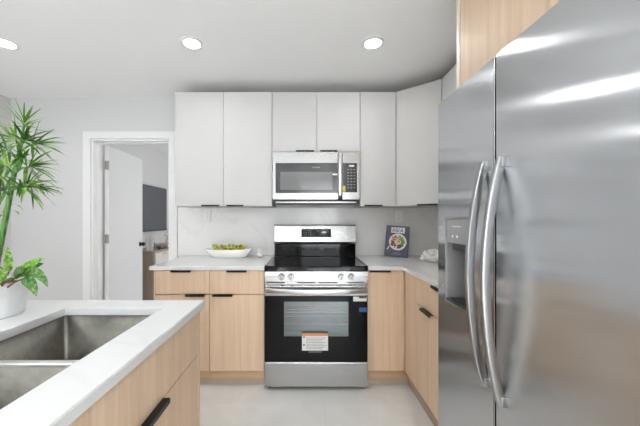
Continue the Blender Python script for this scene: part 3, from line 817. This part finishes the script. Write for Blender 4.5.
# sink
t = thing('sink', 'undermount double-bowl stainless sink set in the island countertop', 'sink', ((SX0 + SX1) / 2, (SY0 + SY1) / 2, .62))
DV = .814
def bowl(y0, y1, zt):
    m = MB(); bm = m.bm
    x0, x1 = SX0 - .004, SX1 + .004
    def ring(ins, z, rad=.012, n=6):
        v = []
        for cx, cy, a0 in ((x1 - ins - rad, y1 - ins - rad, 0), (x0 + ins + rad, y1 - ins - rad, PI / 2), (x0 + ins + rad, y0 + ins + rad, PI), (x1 - ins - rad, y0 + ins + rad, 1.5 * PI)):
            for q in range(n + 1): v.append(bm.verts.new((cx + rad * math.cos(a0 + q * PI / 2 / n), cy + rad * math.sin(a0 + q * PI / 2 / n), z)))
        return v
    ring0 = ring
    def ring(ins, z):
        v = ring0(ins, z); out = v[:14]
        for q in (.12, .88):
            a, c = v[13].co, v[14].co; out.append(bm.verts.new(a.lerp(c, q)))
        out += v[14:]
        for q in (.12, .88):
            a, c = v[27].co, v[0].co; out.append(bm.verts.new(a.lerp(c, q)))
        return out
    rs = [ring(0, zt), ring(0, .68), ring(.004, .665), ring(.014, .655)]
    for a, c in zip(rs, rs[1:]):
        k = len(a)
        for q in range(k): bm.faces.new((a[q], a[(q + 1) % k], c[(q + 1) % k], c[q]))
    bm.faces.new(rs[-1])
    for v in rs[0]:
        if abs(v.co.y - DV) < .03: v.co.z = .862
    o = m.build('basin', M['steel_sink'], t, True, 50)
    md_ = o.modifiers.new('thick', 'SOLIDIFY'); md_.thickness = .0015; md_.offset = 1
    dr_ = MB(); cy = (y0 + y1) / 2; cx = (x0 + x1) / 2
    dr_.lathe([(0, .001), (.035, .001), (.043, .004), (.045, .001), (.045, -.004), (0, -.004)], (cx, cy, .656), 32)
    dr_.build('drain', M['sink_rim'], o, True)
bowl(DV + .014, SY1 + .004, CZ - .001); bowl(SY0 - .004, DV - .014, CZ - .001)
B(SX0 + .002, SX1 - .002, DV - .0125, DV + .0125, .66, .87, .005, 3).build('divider', M['sink_rim'], t, True)
# lower the shared side of both basins is hidden behind the divider

# ------------------------------------------------------------------ plant
PC = Vector((-1.166, 1.085, .9105))
t = thing('potted_plant', 'tall green leafy plant in a white dimpled pot on the island', 'plant', PC)
pr = [(0, .0), (.083, 0), (.086, .003), (.1045, .125), (.105, .128), (.101, .128), (.099, .12), (.0975, .108), (0, .108)]
MB().lathe([(r, z) for r, z in pr], PC, 64).build('pot', M['pot'], t, True, 50)
MB().lathe([(0, .112), (.06, .114), (.0968, .1105), (.0968, .1085), (0, .1085)], PC, 40).build('soil', M['soil'], t, True)

def leaf(mb, base, dirv, length, width, droop, roll=0.0, n=9, fold=.25, shape=0.45, face=None):
    """one curved leaf with a fold along its midrib"""
    d = Vector(dirv).normalized(); p = Vector(base)
    side = d.cross(Vector(face) if face is not None else Vector((0, 0, 1)))
    if side.length < .05: side = Vector((1, 0, 0))
    side.normalize()
    side = Matrix.Rotation(roll, 3, d) @ side
    rows = []
    for i in range(n + 1):
        s = i / n
        wd = width * (math.sin(PI * min(1, s ** (shape * 1.5))) ** .8 if s < 1 else 0) * .5 + (.0004 if 0 < s < 1 else .0002)
        up = side.cross(d).normalized()
        rows.append((mb.bm.verts.new(p + side * wd + up * wd * fold), mb.bm.verts.new(p), mb.bm.verts.new(p - side * wd + up * wd * fold)))
        ax = Vector((0, 0, -1)) - d * d.dot(Vector((0, 0, -1)))
        d = (d + ax * (droop / n) * (0.5 + s)).normalized()
        p = p + d * (length / n)
        side = (side - d * side.dot(d)).normalized()
    for a, c in zip(rows, rows[1:]):
        mb.bm.faces.new((a[0], a[1], c[1], c[0])); mb.bm.faces.new((a[1], a[2], c[2], c[1]))

def P(pxx, pyy, dep): return Vector(((pxx - 305) * dep / FPX, dep, EYE - (pyy - 219) * dep / FPX))
random.seed(11)
base = PC + Vector((-.012, .01, .105))
CD = 1.09
cane_pts = [base, P(-2, 258, CD), P(5, 222, CD), P(11, 190, CD), P(16, 165, CD), P(21, 145, CD), P(24, 124, CD)]
MB().tube(cane_pts, [.0095, .0095, .009, .0085, .0072, .005, .003], 14).build('cane', M['cane'], t, True)
cane2 = [base + Vector((-.03, .02, 0)), P(-8, 225, 1.12), P(-2, 195, 1.12), P(1, 160, 1.12)]
MB().tube(cane2, [.011, .011, .009, .004], 12).build('cane', M['cane'], t, True)
def cluster(c, axis, n, length, width, spread=1.0, droop=.6, seed=0, lo=-.15, m='frond'):
    rnd = random.Random(seed); mb = MB(); ax = Vector(axis).normalized()
    u = ax.orthogonal().normalized(); v = ax.cross(u)
    for i in range(n):
        a = 2 * PI * i * .382 + rnd.uniform(-.25, .25)
        el = lo + (1.25 - lo) * ((i + .5) / n) ** .8
        dv = (u * math.cos(a) + v * math.sin(a)) * spread * math.cos(el) + ax * math.sin(el)
        leaf(mb, Vector(c) + ax * (-.014 + .028 * i / n), dv, length * rnd.uniform(.75, 1.15), width * rnd.uniform(.75, 1.2), droop * rnd.uniform(.5, 1.4), rnd.uniform(-.6, .6), 9, .2, .42)
    return mb.build('leaf_cluster', M[m], t, True, 80)
def branch(p0, p1):
    p0, p1 = Vector(p0), Vector(p1); mid = (p0 + p1) / 2 + Vector((0, 0, .006))
    MB().tube([p0, mid, p1], [.004, .0032, .0025], 8).build('twig', M['cane'], t, True)
def shoot(tp, dep, frm, axis, n, ln, wd, droop, seed, spread=1.0, lo=-.15, m='frond'):
    e = P(tp[0], tp[1], dep); branch(P(frm[0], frm[1], CD), e); cluster(e, axis, n, ln, wd, spread, droop, seed, lo, m)
cluster(P(24, 124, CD), (.05, 0, 1), 18, .084, .0075, 1.0, .15, 1, -.05)
shoot((25, 141), 1.06, (20, 149), (.75, -.3, .5), 20, .075, .0085, .5, 2, .95, m='frond_dark')
shoot((35, 144), 1.09, (20, 152), (1, 0, .05), 22, .10, .008, .45, 3, .6)
shoot((16, 140), 1.08, (19, 155), (-.75, -.2, .55), 18, .088, .0085, .35, 4, .95)
shoot((6, 148), 1.11, (17, 160), (-1, 0, .35), 18, .085, .0085, .4, 5, .9, m='frond_dark')
shoot((29, 167), 1.09, (16, 172), (1, -.1, .1), 24, .098, .008, .5, 6, .7)
shoot((22, 158), 1.04, (17, 165), (.5, -.8, .2), 14, .06, .0085, .5, 7, .9, m='frond_dark')
shoot((27, 186), 1.07, (12, 190), (1, -.1, .2), 24, .098, .008, .6, 8, .75)
shoot((33, 187), 1.10, (12, 190), (1, 0, 0), 16, .098, .0075, .8, 9, .6, m='frond_dark')
shoot((6, 166), 1.07, (14, 176), (-.7, -.4, .5), 18, .08, .0085, .4, 10, .9)
shoot((-2, 175), 1.11, (10, 184), (-1, 0, .3), 16, .085, .0085, .4, 12, .9)
shoot((1, 190), 1.05, (10, 196), (-.7, -.4, .25), 16, .07, .0085, .5, 13, .9, m='frond_dark')
shoot((20, 186), 1.07, (12, 190), (.5, -.5, -.1), 12, .055, .008, .6, 14, .9, m='frond_dark')
shoot((3, 215), 1.10, (6, 222), (-.8, -.2, .3), 10, .06, .008, .5, 15, .9)
mb = MB()
for a, dv, ln in ((P(34, 182, 1.08), (1, 0, .25), .115), (P(30, 185, 1.07), (.9, -.2, .05), .09), (P(12, 205, 1.08), (1, -.1, .2), .055), (P(10, 211, 1.08), (1, -.1, .3), .045)):
    leaf(mb, a, dv, ln, .009, 1.6, 0, 10, .2, .42)
mb.build('leaf_cluster', M['frond'], t, True, 80)
# broad variegated leaves around the foot of the canes: pixel root, heading, length, width, droop, facing
CF = Vector((1.0, -1.0, .25))
for (rx, ry, rd), hd, ln, wd, dr_, face, mt in (
        ((9, 272, 1.05), (-.05, 0, 1), .085, .030, .3, CF, 'broad'),
        ((14, 279, 1.03), (.72, .1, .85), .115, .046, .75, (.2, -1, .7), 'broad'),
        ((18, 276, 1.03), (.75, -.1, .45), .135, .046, 2.1, (.3, -.7, .8), 'broad_dark'),
        ((12, 277, 1.04), (.55, -.3, .45), .10, .044, 1.0, (0, -.8, .7), 'broad_dark'),
        ((22, 279, 1.01), (.85, -.15, .0), .085, .040, 2.2, (.5, -.8, .5), 'broad_dark'),
        ((6, 279, 1.00), (-.4, -.4, .7), .11, .05, .8, CF, 'broad'),
        ((3, 279, 1.02), (.15, -.5, .65), .10, .045, .7, CF, 'broad'),
        ((8, 281, 1.0), (.35, -.7, .35), .09, .04, 1.2, (.2, -.6, .9), 'broad'),
        ((-4, 278, 1.02), (-.7, -.3, .6), .12, .05, .8, CF, 'broad_dark'),
        ((0, 282, .99), (-.1, -.8, .25), .08, .04, 1.2, (.2, -.6, .9), 'broad_dark'),
        ((16, 277, 1.12), (.3, .6, .6), .09, .045, .8, CF, 'broad_dark')):
    p1 = P(rx, ry, rd); p0 = Vector((PC.x + (p1.x - PC.x) * .45, PC.y + (p1.y - PC.y) * .45, PC.z + .107))
    mb = MB(); leaf(mb, p1, hd, ln * 1.08, wd * .8, dr_, 0, 12, .22, .44, face)
    lf = mb.build('broad_leaf', M[mt], t, True, 80)
    MB().tube([p0, (p0 + p1) / 2 + Vector((0, 0, .004)), p1], [.0035, .003, .0022], 8).build('leaf_stalk', M['stalk'], lf, True)

# ------------------------------------------------------------------ small things on the counters
# boat-shaped bowl
BC = Vector((px(228.8, 2.66), 2.66, CT + .0005))
mb = MB(); bm = mb.bm; NS = 48
def boat_ring(f, z, ins):
    v = []
    for k in range(NS):
        a = 2 * PI * k / NS; ca, sa = math.cos(a), math.sin(a)
        x = (.216 * f - ins) * math.copysign(abs(ca) ** .9, ca); y = (.075 * f - ins) * sa
        tipz = (.016 * max(0, ca) ** 3 + .008 * max(0, -ca) ** 3) * (z / .075)
        v.append(bm.verts.new(BC + Vector((x + (.004 if z > .05 else 0), y, z + tipz))))
    return v
rs = [boat_ring(.62, 0, 0), boat_ring(.72, .006, 0), boat_ring(.88, .035, 0), boat_ring(1, .072, 0), boat_ring(1, .075, .002), boat_ring(1, .073, .005), boat_ring(.88, .037, .005), boat_ring(.70, .012, .005)]
for a, c in zip(rs, rs[1:]):
    for k in range(NS): bm.faces.new((a[k], a[(k + 1) % NS], c[(k + 1) % NS], c[k]))
bm.faces.new(rs[0][::-1]); bm.faces.new(rs[-1])
tag(mb.build('fruit_bowl', M['ceramic'], None, True, 60), 'long white boat-shaped bowl of green fruit on the left counter', 'bowl')
rnd = random.Random(8)
fr = MB(); fr.sphere((0, 0, 0), .017, .015, .0145, 2); proto_m = []
for m_ in (M['fruit'], M['fruit_red']):
    q = MB(); q.sphere((0, 0, 0), .0195, .0165, .016, 3)
    for v in q.bm.verts: v.co.x += .004 * (v.co.z / .02) ** 2
    o = q.build('green_fruit', m_, None, True); proto_m.append(o.data); bpy.data.objects.remove(o)
spots = []
for zl, rxx, ryy, step in ((.036, .075, .035, .037), (.056, .138, .036, .0365), (.088, .145, .026, .036)):
    ny = 1 if ryy < .03 else 3
    yy = [0] if ny == 1 else [-.034, 0, .034]
    for j_, y in enumerate(yy):
        n_ = int(2 * rxx * math.sqrt(max(.1, 1 - (y / (ryy + .03)) ** 2)) / step)
        for i in range(n_ + 1):
            spots.append(((i - n_ / 2) * step, y, zl))
for i, (x, y, z) in enumerate(spots):
    red = rnd.random() < .2
    me = proto_m[1 if red else 0]
    o = bpy.data.objects.new('green_fruit', me); COL.objects.link(o)
    o.location = BC + Vector((x + rnd.uniform(-.002, .002), y, z + rnd.uniform(-.004, .006)))
    o.rotation_euler = (rnd.uniform(-.4, .4), rnd.uniform(-.4, .4), rnd.uniform(0, 6.28))
    tag(o, 'small reddish green fruit in the white boat-shaped bowl' if red else 'small yellow green fruit piled in the white boat-shaped bowl', 'fruit', 'reddish fruit in the bowl' if red else 'yellow green fruit in the bowl')

# white knot figurine
FC = (px(260.3, 2.68), 2.68, CT + .0005)
mb = MB()
prof = [(0, 0)] + [(.028 * math.cos(a) , .024 + .024 * math.sin(a)) for a in [-PI / 2 + .35 + i * (PI / 2 + .6 - .35) / 8 for i in range(9)]] + [(.026 * math.cos(a), .063 + .022 * math.sin(a)) for a in [-1.0 + i * (PI / 2 + 1.0) / 10 for i in range(10)]] + [(0, .085)]
mb.lathe(prof, FC, 32)
tag(mb.build('figurine', M['ceramic'], None, True, 70), 'small white ceramic two-ball figurine beside the fruit bowl', 'ornament')

# cookbook leaning at an angle
t = thing('cookbook', 'dark slate cookbook with a bowl on its cover leaning on the backsplash', 'book', (px(384.5, 2.715), 2.715, CT + .0015))
yaw = -math.radians(24); lean = -math.radians(9)
BW, BH, BT = .205, .285, .022
Mx = Matrix.Translation(t.location) @ Matrix.Rotation(yaw, 4, 'Z') @ Matrix.Rotation(math.radians(3), 4, 'Y') @ Matrix.Rotation(lean, 4, 'X')
lift = Matrix.Translation((0, 0, .0125))
def bk(mb, name, mat, parent, smooth=False): return mb.xform(Mx @ lift).build(name, mat, parent, smooth)
cov = MB(); cov.box(0, BW, -.002, 0.001, 0, BH, .0006); cov.box(0, BW, BT, BT + .003, 0, BH, .0006); cov.box(-.003, 0, -.002, BT + .003, 0, BH, .0008)
cov = bk(cov, 'cover', M['cover'], t)
bk(MB().box(0, BW - .004, .0012, BT - .0002, .004, BH - .004), 'pages', M['paper'], t)
tl = bk(MB().box(.043, .165, -.0032, -.0018, BH - .068, BH - .016), 'title_panel', M['white_print'], cov)
pt = MB(); pt.cyl((.108, -.0035, .135), (0, 1, 0), .078, .003, 48); pt.tube([(.035, -.0035, .09), (.02, -.0035, .06)], .006, 8)
pt = bk(pt, 'printed_bowl', M['white_print'], cov)
fm = [plain('food_carrot', s2l(200, 112, 70), .6), plain('food_herb', s2l(92, 112, 52), .6), plain('food_meat', s2l(112, 62, 46), .6), plain('food_rice', s2l(226, 214, 192), .6), plain('food_green', s2l(140, 156, 78), .6)]
rnd = random.Random(21)
lay = {0: (math.radians(150), .9), 2: (math.radians(250), 1.2), 1: (math.radians(340), .9), 4: (math.radians(40), .9), 3: (math.radians(90), 3)}
for ki, m_ in enumerate(fm):
    q = MB()
    for i in range(26):
        a0, sp_ = lay[ki]; a = a0 + rnd.uniform(-sp_, sp_); r = .06 * math.sqrt(rnd.random())
        if ki == 3: r *= .4
        q.cyl((.108 + r * math.cos(a), -.0052 - ki * .00015 - rnd.random() * .0001, .135 + r * math.sin(a)), (0, 1, 0), rnd.uniform(.005, .011), .0006, 8)
    bk(q, 'printed_food', m_, pt)
# title lettering built from strokes: A S I A
q = MB()
def stroke(p0, p1, w_=.005):
    a, c = Vector((p0[0], 0, p0[1])), Vector((p1[0], 0, p1[1])); dv = c - a; ang = math.atan2(dv.z, dv.x)
    m_ = Matrix.Translation(((a.x + c.x) / 2, -.0036, (a.z + c.z) / 2)) @ Matrix.Rotation(-ang, 4, 'Y')
    q.box(-dv.length / 2 - w_ / 2, dv.length / 2 + w_ / 2, -.0004, .0004, -w_ / 2, w_ / 2, mat=m_)
zb = BH - .056; hh = .028; lw = .020
def letA(x): stroke((x, zb), (x + lw / 2, zb + hh)); stroke((x + lw, zb), (x + lw / 2, zb + hh)); stroke((x + .004, zb + .009), (x + lw - .004, zb + .009))
def letS(x):
    m_ = zb + hh / 2
    for a, c in (((x, zb), (x + lw - .004, zb)), ((x + lw - .004, zb), (x + lw - .004, m_)), ((x + lw - .004, m_), (x, m_)), ((x, m_), (x, zb + hh)), ((x, zb + hh), (x + lw - .004, zb + hh))): stroke(a, c)
letA(.055); letS(.084); stroke((.113, zb), (.113, zb + hh)); letA(.128)
bk(q, 'title_lettering', M['navy'], tl)
q = MB()
for z, w_ in ((.036, .06), (.022, .075)): q.box(.108 - w_ / 2, .108 + w_ / 2, -.0028, -.0018, z - .002, z + .002)
bk(q, 'subtitle_line', M['grey_print'], cov)

# white coral
rnd = random.Random(4)
CC = Vector((px(433, 2.36), 2.37, CT + .0005))
mb = MB(); mb.sphere(CC + Vector((0, 0, .032)), .06, .045, .032, 3)
for i in range(85):
    a = rnd.uniform(0, 2 * PI); el = math.asin(rnd.uniform(.0, 1)); dv = Vector((math.cos(a) * math.cos(el), math.sin(a) * math.cos(el) * .8, math.sin(el)))
    p0 = CC + Vector((0, 0, .03)) + Vector((dv.x * .045, dv.y * .04, dv.z * .026)); ln = rnd.uniform(.022, .05)
    side = Vector((rnd.uniform(-.4, .4), rnd.uniform(-.4, .4), rnd.uniform(0, .4)))
    p1 = p0 + dv * ln * .55; p2 = p0 + (dv + side).normalized() * ln
    for p_ in (p0, p1, p2): p_.z = max(p_.z, CC.z + .009)
    mb.tube([p0, p1, p2], [.009, .0085, .007], 8); mb.sphere(p2, .0085, sub=1)
    if rnd.random() < .6:
        p3 = p1 + (dv - side).normalized() * ln * .5; p3.z = max(p3.z, CC.z + .009); mb.tube([p1, p3], [.007, .006], 7); mb.sphere(p3, .0075, sub=1)
tag(mb.build('coral', M['coral'], None, True, 80), 'white branching coral ornament on the counter beside the refrigerator', 'ornament')

# ------------------------------------------------------------------ bedroom things
ty0, ty1 = 4.36, 5.22
t = thing('television', 'flat dark television on the bedroom wall beyond the doorway', 'television', (-2.45, 4.8, 1.13))
z0, z1 = 1.075, 1.80
B(-2.497, -2.455, 4.0, 5.15, z0, z1, .003).build('housing', M['black'], t)
B(-2.4555, -2.4535, 4.012, 5.138, z0 + .014, z1 - .012).build('screen', M['tv'], t)
t = thing('dresser', 'greige wood dresser below the bedroom television', 'dresser', (-2.27, 4.6, 0))
dx = -2.06
B(-2.497, dx - .02, 4.0, 5.4, .06, .80, .002).build('body', M['dresser'], t)
B(-2.497, dx, 3.99, 5.41, .801, .825, .003).build('top', M['dresser'], t)
B(-2.48, dx - .05, 4.02, 5.38, 0, .06).build('plinth', M['dresser'], t)
for c_ in range(3):
    for r in range(3):
        a = 4.01 + c_ * .4635; z = .075 + r * .242
        dr = B(dx - .019, dx - .001, a, a + .457, z, z + .236, .002).build('drawer', M['dresser_front'], t)
        B(dx - .0005, dx + .012, a + .17, a + .29, z + .205, z + .213, .002).build('handle', M['nickel'], dr)
def vase(name, label, cat, x, y, prof, mat): return tag(MB().lathe(prof, (x, y, .8255), 24).build(name, mat, None, True, 50), label, cat)
jar = lambda s: [(0, 0), (.05 * s, 0), (.055 * s, .01), (.06 * s, .08 * s), (.045 * s, .15 * s), (.05 * s, .17 * s), (.045 * s, .17 * s), (.04 * s, .15 * s), (.053 * s, .08 * s), (.045 * s, .012), (0, .012)]
vase('glass_vase', 'clear glass vase at near end of the dresser', 'vase', -2.2, 4.12, jar(1.05), M['glass'])
vase('glass_bowl', 'low clear glass bowl between the vases on the dresser', 'bowl', -2.16, 4.36, [(0, 0), (.04, 0), (.09, .05), (.1, .09), (.095, .09), (.083, .052), (.035, .008), (0, .008)], M['glass'])
t = thing('white_flower_vase', 'white vase with white flowers toward the far end of dresser', 'vase', (-2.17, 4.62, .8255))
MB().lathe([(0, 0), (.04, 0), (.06, .06), (.035, .14), (.04, .15), (.033, .15), (.03, .14), (0, .13)], t.location, 24).build('vase', M['ceramic'], t, True)
q = MB(); rnd = random.Random(2)
for i in range(18): q.sphere(t.location + Vector((rnd.uniform(-.06, .06), rnd.uniform(-.06, .06), .19 + rnd.uniform(-.03, .06))), .024, sub=1)
q.build('flowers', M['coral'], t, True)
q = MB()
for i in range(8): leaf(q, t.location + Vector((0, 0, .14)), (rnd.uniform(-1, 1), rnd.uniform(-1, 1), 1), .1, .03, .6)
q.build('leaves', M['frond'], t, True)
tag(MB().sphere((-2.12, 4.22, .8255 + .028), .03, .03, .028, 3).build('dark_ornament', M['dark_plastic'], None, True), 'small dark round ornament at near end of the dresser', 'ornament')

# ------------------------------------------------------------------ recessed downlights
def downlight(x, y, label):
    t = thing('recessed_light', label, 'ceiling light', (x, y, H), 'recessed ceiling lights')
    MB().lathe([(.052, -.001), (.054, -.006), (.074, -.004), (.077, -.0005), (.052, -.0005)], (x, y, H), 40).build('trim_ring', M['trim'], t, True)
    MB().lathe([(0, -.004), (.05, -.0035), (.053, -.0015), (0, -.0015)], (x, y, H), 40).build('diffuser', M['lamp'], t, True)
    l = bpy.data.lights.new('downlight_beam', 'AREA'); l.shape = 'DISK'; l.size = .1; l.energy = SPOT; l.spread = math.radians(165); l.color = (.985, .99, 1)
    o = bpy.data.objects.new('downlight_beam', l); COL.objects.link(o); o.parent = t; o.location = (0, 0, -.008)
LY = 1.93
downlight(-1.995, LY - .0, 'round recessed ceiling light above the potted plant, farthest left')
downlight(px(192, LY), LY, 'round recessed ceiling light in front of the tall two-door cabinet')
downlight(px(373, LY), LY, 'round recessed ceiling light nearest the diagonal corner cabinet')
for y in (.25, -1.43):  # two invented rows outside the view, added for room light
    for x in (-1.995, px(192, LY), px(373, LY)):
        downlight(x, y, 'round recessed ceiling light behind the camera position')
